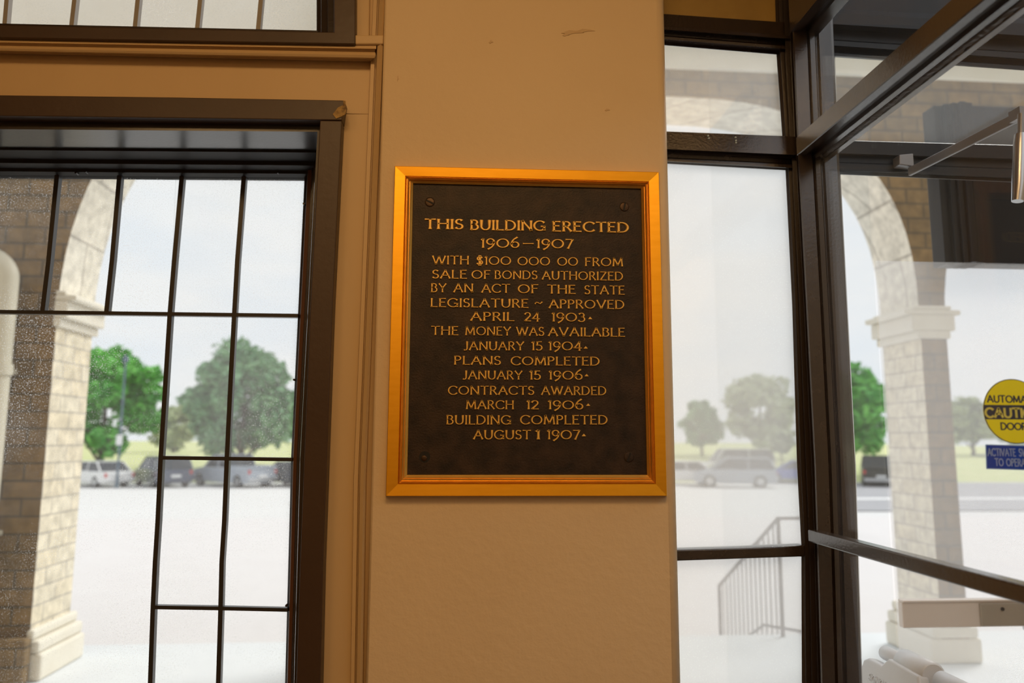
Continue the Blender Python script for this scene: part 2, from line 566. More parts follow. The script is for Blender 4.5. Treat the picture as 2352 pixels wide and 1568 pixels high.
def stroke_mesh(mb, pts, place, thick, thin, flare, z0, z1, chamfer, mi=0):
    """one pen stroke as a raised, chamfered ribbon; place(x, y, z) puts it in the world"""
    P = [Vector((p[0], 0.05 + 0.90 * p[1], 0)) for p in pts]
    closed = (P[0] - P[-1]).length < 1e-4
    n = len(P)
    if n == 2:
        P = [P[0].lerp(P[1], t) for t in (0, .1, .25, .5, .75, .9, 1)]
        n = len(P)
    acc = [0]
    for i in range(1, n):
        acc.append(acc[-1] + (P[i] - P[i - 1]).length)
    L = acc[-1]
    left, right_, li, ri = [], [], [], []
    for i in range(n):
        a = P[i - 1] if i else (P[-2] if closed else P[0])
        b = P[i + 1] if i < n - 1 else (P[1] if closed else P[-1])
        t = (b - a).normalized()
        w = lerp(thin, thick, min(1.0, abs(t.y) * 1.05))
        if not closed:
            e = min(acc[i], L - acc[i])
            w *= 1 + flare * max(0.0, 1 - e / 0.22) ** 2
        nn = Vector((-t.y, t.x, 0)) * (w / 2)
        left.append(P[i] + nn)
        right_.append(P[i] - nn)
        k = chamfer
        li.append(P[i] + nn * k)
        ri.append(P[i] - nn * k)
    if not closed:
        ext = 0.045
        for arr in (left, right_, li, ri):
            t0 = (P[0] - P[1]).normalized() * ext
            t1 = (P[-1] - P[-2]).normalized() * ext
            k = 1 if arr in (left, right_) else 0.6
            arr[0] = arr[0] + t0 * k
            arr[-1] = arr[-1] + t1 * k
    lines = [[place(p.x, p.y, z0) for p in left], [place(p.x, p.y, z1) for p in li], [place(p.x, p.y, z1) for p in ri], [place(p.x, p.y, z0) for p in right_]]
    mb.loft(lines, mi)
    if not closed:
        for i in (0, -1):
            mb.add([lines[0][i], lines[1][i], lines[2][i], lines[3][i]], [[0, 1, 2, 3]], mi)


def words_mesh(words, Y, cap_px, depth, thick=.165, thin=.10, flare=.35, gap=.17, chamfer=.62, mb=None, mi=0):
    """words = [(text, pixel x0, pixel y0 of baseline, pixel x1, pixel y1)] standing on the plane Y"""
    mb = mb or MB()
    for text, x0, y0, x1, y1 in words:
        tot = sum(G[c][0] for c in text) + gap * (len(text) - 1)
        a, b = onY(x0, y0, Y), onY(x1, y1, Y)
        ux = (b - a) / tot
        h = (onY(x0, y0 - cap_px, Y) - a).length
        u = 0.0
        for c in text:
            w, strokes = G[c]
            for st in strokes:
                def place(x, y, z, u=u):
                    return a + ux * (u + x) + Vector((0, -z, 0)) + Vector((0, 0, 1)) * (h * y)
                stroke_mesh(mb, st, place, thick, thin, flare, 0.0, depth, chamfer, mi)
            u += w + gap
    return mb


# ================================================================== the setting
# ---- room shell
r = MB(); r.box((-4.2, -4.2, -0.1), (3.4, 2.0, 0)); r.build('floor', FLOORM, kind='structure')
r = MB(); r.box((-4.2, -4.2, 3.6), (0.9, 2.0, 3.7)); r.build('ceiling', CEILM, kind='structure')
r = MB(); r.box((-4.2, -4.3, 0), (3.4, -4.2, 3.6)); r.build('wall_back', CREAM, kind='structure')
r = MB(); r.box((-4.3, -4.2, 0), (-4.2, 2.0, 3.6)); r.build('wall_left', CREAM, kind='structure')
r = MB(); r.box((3.4, -4.2, 0), (3.5, 2.6, 3.6)); r.build('wall_right', CREAM, kind='structure')

# ---- plaque pier between window and entrance
YF = 1.66
XL, XR = onY(861, 784, YF).x, onY(1549, 784, YF).x
bm = bmesh.new()
bmesh.ops.create_cube(bm, size=1)
for v in bm.verts:
    v.co = Vector((XL if v.co.x < 0 else XR, YF if v.co.y < 0 else 2.02, 0.0 if v.co.z < 0 else 3.6))
ed = [e for e in bm.edges if abs(e.verts[0].co.z - e.verts[1].co.z) > 1 and e.verts[0].co.y < 1.7]
bmesh.ops.bevel(bm, geom=[e for e in ed if e.verts[0].co.x > 0], offset=0.024, segments=6, affect='EDGES', profile=0.5)
ed = [e for e in bm.edges if abs(e.verts[0].co.z - e.verts[1].co.z) > 1 and e.verts[0].co.y < 1.7 and e.verts[0].co.x < 0]
bmesh.ops.bevel(bm, geom=ed, offset=0.006, segments=3, affect='EDGES', profile=0.5)
me = bpy.data.meshes.new('wall_pier')
bm.to_mesh(me); bm.free()
for p in me.polygons:
    p.use_smooth = abs(p.normal.z) < .5 and 0.02 < abs(p.normal.x) < 0.98
me.materials.append(CREAM)
pier = bpy.data.objects.new('wall_center', me); COL.objects.link(pier); pier['kind'] = 'structure'
# scuffs in the paint of the pier
sc = MB()
for (x, y, a, b) in ((1315, 74, 26, 5), (1345, 70, 22, 4), (1300, 80, 8, 3), (1395, 252, 6, 3), (914, 180, 2, 7), (1128, 96, 5, 4)):
    sc.quad([(x - a, y + b * .4), (x - a * .3, y - b), (x + a * .5, y - b * .6), (x + a, y + b * .2), (x + a * .2, y + b * .35), (x - a * .3, y + b)], YF - 0.0012, 0.002)
sc.build('paint_chip', mat('scuffed_plaster', (0.62, 0.46, 0.28), 0.8), pier)

# ---- front wall round the left window (painted timber)
YW = 1.70
w = MB()
w.quad([(-260, 80), (900, 92), (900, 262), (-260, 245)], YW, 0.25)                 # band between the two windows
w.quad([(757, 262), (900, 262), (858, 1700), (712, 1700)], YW, 0.25)              # strip right of the lower window
w.quad([(800, -420), (905, -420), (895, 100), (790, 98)], YW, 0.25)
xl = onY(-260, 700, YW).x
w.box((-4.2, YW, 0), (xl, YW + .25, 3.6))
zt = onY(400, -380, YW).z
w.box((xl - .01, YW, zt), (XL, YW + .25, 3.6))
w.build('wall_front', CREAMW, kind='structure')

# moulding across the panel below the upper window, and the upright moulding beside the pier
tr = MB()
def hline(yl, yr, Y, xr=855):
    return [onY(-260, yl - (yr - yl) * .3, Y), onY(0, yl, Y), onY(420, lerp(yl, yr, .5), Y), onY(xr, yr, Y)]
prof = [(86, 100, YW, 862), (87, 101, 1.672, 864), (97, 112, 1.668, 864), (99, 114, 1.678, 862), (104, 119, 1.680, 860), (106, 121, 1.672, 862),
        (111, 127, 1.664, 863), (116, 133, 1.667, 860), (119, 137, 1.680, 855), (121, 139, 1.680, 853), (123, 142, YW, 850)]
tr.loft([hline(*p) for p in prof], 0)
tr.build('trim_1', CREAMW, kind='structure')
tr = MB()
def vline(x0, x1, x2, Y):          # x at y=-100, 1100, 1700
    return [onY(x0, -100, Y), onY(lerp(x0, x1, .5), 500, Y), onY(x1, 1100, Y), onY(x2, 1700, Y)]
vp = [(856, 808, 799, YW), (858, 810, 801, 1.708), (861, 812, 803, 1.70), (861.5, 813, 804, 1.684), (870, 822, 812, 1.684), (871, 823, 813, 1.694), (874, 826, 816, 1.694),
      (875, 827, 817, 1.672), (882, 835, 825, 1.666), (888, 840, 831, 1.672), (889, 842, 833, 1.69), (905, 862, 850, 1.69)]
tr.loft([vline(*p) for p in vp], 0)
tr.build('trim_2', CREAMW, kind='structure')
tr = MB()
tr.quad([(817, -200), (852, -200), (848, 84), (817, 84)], 1.690, 0.02)
tr.quad([(815, 80), (881, 80), (880, 101), (815, 101)], 1.664, 0.04)
tr.build('trim_3', CREAMW, kind='structure', bevel=0.003)

# ---- window_1: the big lower window, left
YG = 1.93
win = empty('window_1', (onY(400, 1000, YW).x, YW, 0), kind='structure')
win_o = Vector(win.location)


def wb(mb, name, m, parent, **k):           # a part whose mesh is written in world coordinates
    o = mb.build(name, m, parent, **k)
    if parent.parent is None:               # parts of parts already sit at the world origin
        o.matrix_parent_inverse = Matrix.Translation(-Vector(parent.location))
    return o


c = MB()
c.quad([(-260, 213), (0, 218), (400, 223), (792, 230), (785, 276), (400, 271), (0, 266), (-260, 262)], YF, 0.04)
c.quad([(735, 276.5), (785, 277), (764, 700), (742, 1300), (733, 1700), (676, 1700), (689, 1300), (713, 700)], YF + 0.001, 0.04)
c.quad([(-320, 206), (-236, 214), (-256, 1700), (-345, 1700)], YF + .002, .045)
wb(c, 'casing', BROWN, win, bevel=0.002)
q = MB(); q.quad([(-262, 290), (-226, 290), (-250, 1700), (-290, 1700)], 1.87, .07); wb(q, 'sash_stile', DARKB, win)
ch = MB()
ch.quad([(764, 262), (776, 247), (790, 240), (797, 248), (793, 262), (783, 268), (772, 272)], YF - 0.002, 0.004)
ch.quad([(788, 231), (793, 231), (794, 245), (788, 246)], YF - 0.002, 0.004)
wb(ch, 'chipped_paint', CHIP, win)
h = MB()                                    # stepped head: (pixel y at x=0, x=720) pairs
def hl(yl, yr, Y):
    return [onY(-260, yl - (yr - yl) * .36, Y), onY(0, yl, Y), onY(360, lerp(yl, yr, .5), Y), onY(737, yr, Y)]
def drop(z, Y):                                # pixel row of a height z on the plane Y (near the frame's left half)
    return pj((onY(360, 300, Y).x, Y, z))[1]
ZH = onY(360, 299.5, 1.69).z
steps = [(262, 272, YF + .02), (274, 284, 1.690)]
for dz_, Y_ in ((.012, 1.690), (.0, 1.690), (.0, 1.806), (-.005, 1.807), (-.006, 1.868), (-.015, 1.870), (-.017, 1.905), (-.024, 1.907), (-.026, 1.93), (-.03, 1.945)):
    y_ = drop(ZH + dz_, Y_)
    steps.append((y_ - 3, y_ + 3, Y_))
h.loft([hl(*s_) for s_ in steps[:5]], 0)
wb(h, 'head_jamb', HEADM, win)
h = MB(); h.loft([hl(*s_) for s_ in steps[4:]], 0)
wb(h, 'sash_top_rail', SASHT, win)
sb = MB()
def vl(x0, xm, x1, Y):                      # x at y = 400, 1050, 1700
    return [onY(lerp(x0, xm, -.16), 296, Y), onY(x0, 400, Y), onY(lerp(x0, xm, .5), 725, Y), onY(xm, 1050, Y), onY(x1, 1700, Y)]
sb.loft([vl(699.5, 668.5, 651, 1.945), vl(700, 669, 651.5, 1.922), vl(705, 672, 655, 1.918), vl(706, 673, 656, 1.912)], 0)
sb.loft([vl(706, 673, 656, 1.912), vl(707, 674, 657, 1.90), vl(715, 681, 664, 1.898)], 1)
sb.loft([vl(715, 681, 664, 1.898), vl(716, 682, 665, 1.885), vl(719, 684.5, 667.5, 1.885), vl(720, 685, 668, 1.86), vl(723, 688.5, 671, 1.86), vl(724, 690, 672, 1.69), vl(735, 702, 685, 1.69)], 0)
wb(sb, 'sash_stile', [DARKB, REDW], win)
# muntins: polylines of the lead bars, front pixel position
VM = [[(130.5, 402), (111, 600), (97, 716)], [(274, 403), (257, 597), (244, 717)],
      [(417.5, 404), (400, 597), (390, 718), (377, 925), (369, 1051), (362, 1197), (356, 1291), (351, 1395), (340, 1700)],
      [(560, 405), (545, 597), (538, 720), (530, 868), (521, 1051), (515, 1197), (509, 1291), (506.5, 1396), (497, 1700)]]
HM = [[(-260, 712), (0, 715.5), (383, 720.5), (684, 724.5)], [(369, 1051), (521, 1053), (671, 1055)], [(351, 1394.5), (506, 1397), (661, 1400.5)]]
EXTRA = [[(-13, 400), (-35, 712)], [(-156, 398), (-190, 710)]]
def muntin(mb, pl, wpx, Y, mi=0):
    # bevelled bar: wide flat face to the room, narrower towards the glass
    for a, b in zip(pl[:-1], pl[1:]):
        mb.bar(a, b, wpx, Y, 0.016, mi)
        mb.bar(a, b, wpx * .55, Y + 0.016, 0.012, mi)
for pl in VM + EXTRA:
    q = MB(); muntin(q, pl, 10.5, YG - .022); wb(q, 'muntin', MUNT, win)
for pl in HM:
    q = MB(); muntin(q, pl, 8.5, YG - .0225); wb(q, 'muntin', MUNT, win)
# panes
q = MB(); q.quad([(-260, 395), (403, 400), (390, 720), (369, 1051), (351, 1395), (338, 1700), (-260, 1700)], YG + .008, 0.004); wb(q, 'pane', G_LEFT, win)
q = MB(); q.quad([(403.5, 400), (706, 400), (672, 1051), (655, 1700), (338.5, 1700), (351.5, 1395), (369.5, 1051), (390.5, 720)], YG + .008, 0.004); wb(q, 'pane', G_MID, win)
nails = MB()
for x, y in ((175, 397), (197, 394), (638, 396), (698, 468), (676, 872), (658, 1390)):
    nails.disc(onY(x, y, 1.905), 0.0030, 1.902, 1.915, seg=8)
wb(nails, 'glazing_pin', DARKB, win)

# ---- window_2: transom window above it
wi2 = empty('window_2', (onY(400, 40, YW).x, YW, 2.55), kind='structure')
c = MB()
c.quad([(-260, 52), (0, 57), (729, 73), (767, 73.5), (767, -420), (818, -420), (816, 100), (813, 101), (400, 94), (0, 86.5), (-260, 81)], YF, 0.05)
c.quad([(-320, -420), (-240, -420), (-236, 56), (-236, 86), (-320, 80)], YF + .002, .05)
wb(c, 'casing', BROWN, wi2, bevel=0.002)
c = MB()
c.loft([[onY(x, y, Y) for y in (-420, 0, 78)] for x, Y in ((727, 1.80), (727.5, 1.775), (737, 1.77), (738, 1.72), (752, 1.715), (753, 1.69), (768, 1.688))])
c.quad([(-260, 48), (729, 70), (729, 76), (-260, 56)], 1.70, 0.12)
wb(c, 'sash_stile', DARKB, wi2)
for a, b in (((15.5, -420), (10, 58)), ((191, -420), (163, 66)), ((343, -420), (309, 69)), ((484, -420), (452, 72)), ((622, -420), (592, 74)), ((-160, -420), (-146, 58))):
    b2 = b
    a2 = (b[0] + (a[0] - b[0]) * 1.0, a[1])
    x0 = {10: 15, 163: 170.5, 309: 316, 452: 459.5, 592: 599, -146: -140}[b[0]]
    a2 = (x0 + (x0 - b[0]) * 420 / b[1], -420)
    q = MB(); muntin(q, [a2, b2], 10, 1.775); wb(q, 'muntin', MUNTL, wi2)
q = MB(); q.quad([(-260, -420), (735, -420), (735, 80), (-260, 60)], 1.81, 0.004); wb(q, 'pane', G_UP, wi2)

# ---- window_3: narrow sidelight between pier and corner post
YS = 1.75
wi3 = empty('window_3', (onY(1690, 1000, YS).x, YS, 0), kind='structure')
hd = MB()
hd.loft([[onY(x, y + (x - 1640) * s_, Y) for x in (1500, 1640, 1790, 1835)] for y, s_, Y in
         ((40, .07, 1.74), (68, .075, 1.735), (70, .075, 1.715), (76, .075, 1.712), (79, .075, 1.735), (90, .08, 1.738), (93, .08, 1.728), (99, .08, 1.73), (103, .08, 1.748), (106, .08, 1.753), (113, .083, 1.754), (114, .083, 1.775))])
wb(hd, 'head_rail', ENTR, wi3)
tb = MB()
tb.loft([[onY(x, y + (x - 1550) * s_, Y) for x in (1500, 1640, 1760, 1848)] for y, s_, Y in
         ((302, .039, 1.775), (303, .039, 1.705), (343, .045, 1.70), (344.5, .046, 1.716), (350, .047, 1.716), (351, .048, 1.735), (362, .05, 1.738), (364, .05, 1.73), (371, .053, 1.73), (373, .054, 1.748), (376.5, .055, 1.752), (378, .055, 1.775))])
wb(tb, 'transom_rail', ENTR, wi3)
lb = MB(); lb.quad([(1500, 1264), (1700, 1258.5), (1850, 1252), (1850, 1278), (1700, 1283), (1500, 1290)], 1.74, 0.04); wb(lb, 'glazing_bar', ENTR, wi3, bevel=0.003)
st = MB()
def sl(xs, Y):
    return [onY(x, y, Y) for x, y in zip(xs, (-60, 125, 310, 395, 700, 1068, 1253, 1568, 1750))]
SX = [[1778, 1783, 1796, 1804, 1819, 1830, 1840, 1841, 1842], ]
base = SX[0]
post_l = [1815, 1823, 1831, 1835.5, 1852, 1871, 1877, 1886, 1892]       # left arris of the corner post
cuts = [(0.0, 1.78), (0.02, 1.758), (.20, 1.752), (.24, 1.742), (.50, 1.740), (.54, 1.72), (.80, 1.718), (.86, 1.70), (1.0, 1.70)]
st.loft([sl([lerp(a, b, t) for a, b in zip(base, post_l)], Y) for t, Y in cuts])
wb(st, 'stile', DARKB, wi3)
q = MB(); q.quad([(1480, 90), (1800, 110), (1830, 310), (1480, 310)], YS + .012, 0.004); wb(q, 'pane', G_SIDEU, wi3)
q = MB(); q.quad([(1480, 360), (1825, 380), (1862, 1265), (1862, 1750), (1480, 1750)], YS + .012, 0.004); wb(q, 'pane', G_SIDE, wi3)
dr = MB()
for x, y in ((1626, 312), (1628, 318), (1689, 316), (1690, 323), (1690, 328)):
    dr.disc(onY(x, y, 1.703), 0.0022, 1.7005, 1.706, seg=8)
wb(dr, 'paint_fleck', PALEI, wi3)

# corner post, header and gilded panel over the sidelight
cp = MB()
cp.loft([sl([a + o for a in post_l], Y) for o, Y in ((-2, 1.72), (0, 1.664), (3, 1.66), (32, 1.66), (34, 1.668), (37, 1.668), (39, 1.66), (50, 1.662), (52, 1.675), (58, 1.675), (60, 1.668), (88, 1.668), (93, 1.672), (95, 1.76))])
cp.box((0.842, 1.70, 0), (0.90, 1.78, 3.4))
cp.build('trim_4', ENTR, kind='structure')
gp = MB(); gp.quad([(1480, -420), (1850, -420), (1822, 84), (1790, 82), (1480, 68)], 1.76, 0.05)
gp.build('wall_over_sidelight', GOLDP, kind='structure')
fl = MB()
for x, y, a in ((1625, 57, 6), (1633, 58, 8), (1652, 57, 3), (1615, 56, 2), (1687, 70, 2.5)):
    fl.quad([(x - a, y), (x, y - 2), (x + a, y + 1), (x, y + 2)], 1.757, 0.003)
fo = fl.build('trim_5', mat('bright_gilding', (0.95, 0.7, 0.3), 0.3, metal=0.8), kind='structure')

# ---- glazed side wall of the entrance lobby, running towards the room
XA, XB = 0.815, 0.888
ZA, ZB = 2.281, 2.236
sw = empty('window_4', (0.85, 0.6, 0), kind='structure')
def xl_(Y0, Y1, pts):               # profile in (x, z) swept along Y
    return [[Vector((x, y, z)) for y in (Y0, Y1)] for x, z in pts]
q = MB(); q.loft(xl_(1.67, -0.6, [(XA + .02, ZA + .004), (XA, ZA), (XA, ZB + .002), (XA + .002, ZB), (XA + .018, ZB - .001), (XA + .021, ZB + .006), (XA + .036, ZB + .006), (XA + .038, ZB - .003), (XA + .052, ZB - .003), (XA + .055, ZB + .004), (XA + .066, ZB + .004), (XA + .07, ZB - .006), (XA + .084, ZB - .006), (XA + .086, ZA)]))
wb(q, 'transom_bar', ENTR, sw)
q = MB()                            # crinkled glazing gasket under the bar
random.seed(4)
gl_, n_ = [], 150
for k, (dx, dz) in enumerate(((.056, .004), (.058, -.004), (.064, -.006), (.068, .002))):
    gl_.append([Vector((XA + dx + random.uniform(-.0012, .0012), lerp(1.66, .5, i / n_), ZB + dz + random.uniform(-.0016, .0016))) for i in range(n_ + 1)])
q.loft(gl_)
wb(q, 'gasket', mat('crazed_gasket', (0.10, 0.085, 0.08), 0.55), sw)
q = MB()
q.loft(xl_(1.67, -0.6, [(XA - .002, 2.66), (XA - .002, 2.555), (XA + .02, 2.553), (XA + .022, 2.562), (XA + .036, 2.562), (XA + .038, 2.553), (XA + .07, 2.553), (XA + .072, 2.66)]))
q.box((XA, -0.6, 2.62), (XA + .07, 1.67, 3.6))
wb(q, 'head_bar', ENTR, sw)
q = MB(); q.prism([(0.797, 1.67, 1.349), (0.797, 1.67, 1.322), (0.825, 1.67, 1.322), (0.825, 1.67, 1.349)], (0, -2.2, 0)); wb(q, 'glazing_bar', ENTR, sw, bevel=0.003)
q = MB(); q.box((0.80, -0.68, 0), (0.89, -0.6, 3.6)); wb(q, 'post', ENTR, sw)
q = MB(); q.box((0.852, -0.6, 0.1), (0.856, 1.68, 2.24)); wb(q, 'pane', G_WALL, sw)
q = MB(); q.box((0.852, -0.6, 2.27), (0.856, 1.68, 2.56)); wb(q, 'pane', G_WALL, sw)
q = MB(); q.box((0.80, -0.6, 0), (0.89, 1.68, 0.12)); wb(q, 'sill', ENTR, sw)
r = MB(); r.box((0.82, -4.2, 0), (0.92, -0.68, 3.6)); r.build('wall_lobby', CREAM, kind='structure')

# ---- facade frame seen through the side wall
wi5 = empty('window_5', (1.6, 1.75, 2.2), kind='structure')
q = MB()
q.loft([[onY(x, y + (x - 1910) * s_, Y) for x in (1850, 2100, 2700)] for y, s_, Y in
        ((-160, .02, 1.74), (20, .05, 1.74), (30, .055, 1.72), (55, .06, 1.72), (66, .06, 1.75), (90, .065, 1.75), (93, .065, 1.735), (104, .07, 1.735), (106, .07, 1.755), (119, .07, 1.755), (121, .07, 1.745), (128, .07, 1.745), (131, .07, 1.79))])
q.box((0.9, 1.745, 3.0), (3.4, 1.80, 3.6))
wb(q, 'head_rail', BLUEB, wi5)
q = MB()
q.loft([[onY(x, y + (x - 1930) * s_, Y) for x in (1880, 2100, 2700)] for y, s_, Y in
        ((322, .028, 1.80), (323, .028, 1.745), (352, .032, 1.745), (354, .034, 1.76), (372, .036, 1.76), (374, .038, 1.752), (391, .04, 1.752), (394, .042, 1.765), (400, .044, 1.765), (401, .044, 1.80))])
wb(q, 'transom_rail', BLUEB, wi5)
q = MB(); q.quad([(1890, 120), (2700, 180), (2700, 360), (1900, 330)], 1.775, .004); wb(q, 'pane', glass('lobby_transom_glass', haze=.12), wi5)

# ---- door_1: glazed automatic door at the outer line of the lobby
YD = 2.50
dr = empty('door_1', (1.95, YD, 0), kind='structure')
dx0 = onY(2036, 1000, YD).x
zt_, zb_ = 2.19, 2.80
q = MB()
xj = onY(2166, 420, YD).x
q.box((xj + .06, YD + .012, zt_), (3.4, YD + .08, zb_))
for i, (a, b, dY) in enumerate(((0, .030, .03), (.030, .052, .012), (.052, .070, .0), (.074, .098, -.012), (.104, .128, -.004))):
    q.box((xj + a, YD + dY - .01, zt_), (xj + b, YD + .09, zb_))
wb(q, 'header', BLUEB, dr, bevel=.002)
q = MB(); q.box((dx0, YD - .005, 0.06), (2.75, YD + .005, zt_)); wb(q, 'pane', G_DOOR, dr)
q = MB(); q.box((dx0, YD - .03, .93), (2.6, YD - .005, 1.012)); q.box((dx0, YD - .036, 1.012), (2.6, YD - .005, 1.02)); wb(q, 'push_bar', mat('washed_push_bar', (0.80, 0.74, 0.70), 0.4), dr, bevel=.003)  # bar colour paled to imitate the bright overlay across it
q = MB(); q.box((onY(2235, 1400, YD).x, YD - .04, .935), (onY(2338, 1400, YD).x, YD - .03, 1.008)); wb(q, 'latch_cover', mat('washed_bronze_cover', (0.40, 0.36, 0.30), 0.4), dr, bevel=.002)  # cover lightened for the same bright overlay
q = MB(); q.disc(onY(2302, 1398, YD - .04), .006, YD - .044, YD - .039, seg=12); wb(q, 'keyhole', BLACK, dr)
q = MB(); q.box((onY(2339, 1400, YD).x, YD - .055, .915), (onY(2352, 1400, YD).x + .05, YD - .01, 1.06)); wb(q, 'bar_bracket', CHROME, dr, bevel=.004)
q = MB(); q.box((dx0, YD - .02, 0.0), (2.75, YD + .02, .08)); wb(q, 'bottom_rail', ENTR, dr)
q = MB(); q.box((2.72, YD - .02, 0.0), (2.80, YD + .03, zt_)); wb(q, 'stile', ENTR, dr)
so = MB(); so.box((.90, YD - .004, 0.02), (dx0 - .012, YD + .004, 2.9)); so.build('window_6', G_OUT, kind='structure')

# door closer up by the transom
cl = empty('door_closer', onY(2095, 390, 1.73), label='grey steel door closer arm with chrome cylinder under the dark transom bar', cat='door closer')
q = MB(); a, b = onY(2085, 394, 1.735), onY(2345, 262, 1.42)
dv = (b - a).normalized()
q.prism([a + Vector((0, 0, .010)), a + Vector((.008, 0, .010)), a + Vector((.008, 0, -.012)), a + Vector((0, 0, -.012))], b - a); wb(q, 'arm', GREYM, cl, bevel=.002)
q = MB(); q.tube([onY(2337, 462, 1.40), onY(2341, 420, 1.40), onY(2344, 330, 1.40), onY(2345, 309, 1.40)], [.011, .0135, .0135, .012], 20); wb(q, 'cylinder', CHROME, cl)
q = MB(); q.tube([onY(2345, 309, 1.40), onY(2346, 262, 1.40)], .007, 14); q.box(tuple(b + Vector((-.012, -.012, -.012))), tuple(b + Vector((.02, .02, .012)))); wb(q, 'knuckle', GREYM, cl)
q = MB(); q.quad([(2066, 355), (2098, 352), (2100, 382), (2066, 378)], 1.725, .03); wb(q, 'bracket', GREYM, cl, bevel=.002)

# ---- stickers on the door
YK = YD - .0065
ca = empty('caution_sticker', onY(2328, 944, YK), label='round yellow and black sticker reading automatic caution door, on the glass door', cat='sticker')
cc = onY(2329, 944, YK); rr = (onY(2399, 944, YK) - cc).length
q = MB(); q.disc(cc, rr, YK, YK + .0012, seg=56); wb(q, 'disc', YELL, ca)
q = MB()
n_ = 64
q.loft([[cc + Vector((k * rr * math.cos(2 * math.pi * i / n_), 0, k * rr * math.sin(2 * math.pi * i / n_))) + Vector((0, -.0008 - (.0004 if k < 1.0 else 0), 0)) for i in range(n_ + 1)] for k in (1.0, .975)])
wb(q, 'rim', INK, ca)
q = MB()
z0, z1 = onY(2329, 963, YK).z, onY(2329, 930, YK).z
def chord(z): return math.sqrt(max(0, rr * rr - (z - cc.z) ** 2)) * .99
top = [Vector((cc.x + s_ * chord(z), YK - .001, z)) for s_, z in ((-1, z0), (1, z0), (1, lerp(z0, z1, .5)), (1, z1), (-1, z1), (-1, lerp(z0, z1, .5)))]
q.prism(top, (0, .0008, 0)); wb(q, 'band', INK, ca)
for w_ in (('AUTOMATIC', 2268, 924, 2390, 926), ('DOOR', 2299, 987, 2358, 988)):
    q = words_mesh([w_], YK - .0003, 17, .0012, thick=.19, thin=.17, flare=0, gap=.10, chamfer=1)
    wb(q, 'lettering', INK, ca)
q = words_mesh([('CAUTION', 2264, 959, 2394, 960)], YK - .0011, 23, .0012, thick=.22, thin=.19, flare=0, gap=.12, chamfer=1)
wb(q, 'lettering', mat('opaque_yellow_ink', (0.95, 0.80, 0.12), 0.5), ca)
bl = empty('switch_sticker', onY(2328, 1048, YK), label='blue rectangular sticker reading activate switch to operate, below the round yellow sticker', cat='sticker')
q = MB(); q.quad([(2264, 1021), (2396, 1024), (2397, 1080), (2266, 1076)], YK, .0012); wb(q, 'backing', BLUES, bl)
q = MB()
for a, b in (((2264, 1021), (2396, 1024)), ((2396, 1024), (2397, 1080)), ((2397, 1080), (2266, 1076)), ((2266, 1076), (2264, 1021))):
    q.bar(a, b, 2.2, YK - .0006, .0008)
wb(q, 'border', PALEI, bl)
for w_ in (('ACTIVATE', 2269, 1047, 2333, 1048), ('SWITCH', 2341, 1048, 2391, 1049), ('TO', 2286, 1070, 2305, 1070.5), ('OPERATE', 2312, 1070.5, 2372, 1072)):
    q = words_mesh([w_], YK - .0003, 18, .0012, thick=.18, thin=.15, flare=0, gap=.12, chamfer=1)
    wb(q, 'lettering', PALEI, bl)

# ================================================================== the bronze plaque
pl = empty('bronze_plaque', onY(1210, 760, YF), label='dark bronze inscription plaque in a polished brass frame on the cream pier', cat='plaque')
OUT = [(907, 381), (1513.5, 395), (1532, 1138.5), (886, 1139)]
INN = [(950, 422), (1471.5, 434), (1485, 1089), (936.5, 1089)]
YO = 1.642
def ring(t, Y):
    # corners between the outer (t=0) and inner (t=1) outline
    return [onY(lerp(a[0], b[0], t), lerp(a[1], b[1], t), Y) for a, b in zip(OUT, INN)]
def frame_mesh(prof):
    m_ = MB()
    rings = [ring(t, Y) for t, Y in prof]
    for k in range(4):
        m_.loft([[rg[k], rg[(k + 1) % 4]] for rg in rings])
    return m_
q = frame_mesh([(0, YF + .001), (0.0, YO - .001), (.02, YO - .0024), (.30, YO - .0013), (.55, YO - .0003), (.57, YO + .0015)])
wb(q, 'frame', BRASS, pl)
q = frame_mesh([(.57, YO + .003), (.575, YO + .0005), (.605, YO - .002), (.635, YO + .0005), (.645, YO + .0035), (.665, YO + .0035), (.68, YO + .001), (.73, YO - .0015), (.78, YO + .001), (.80, YO + .005), (.82, YO + .005), (.835, YO + .0035), (.90, YO + .006), (.97, YO + .0085), (1.0, YO + .014)])
wb(q, 'frame_moulding', BRASSD, pl)
q = MB(); q.prism(ring(.985, YO + .0125), (0, .005, 0)); wb(q, 'plate', PLATE, pl)
YP = YO + .0125
def c4(x, y): return (860 + x * .29979, 360 + y * .29979)
def c5(x, y): return (860 + x * .29979, 800 + y * .29979)
def WL(cv, *ws):
    o = []
    for t, x0, y0, x1, y1 in ws:
        a, b = cv(x0, y0), cv(x1, y1)
        o.append((t, a[0], a[1], b[0], b[1]))
    return o
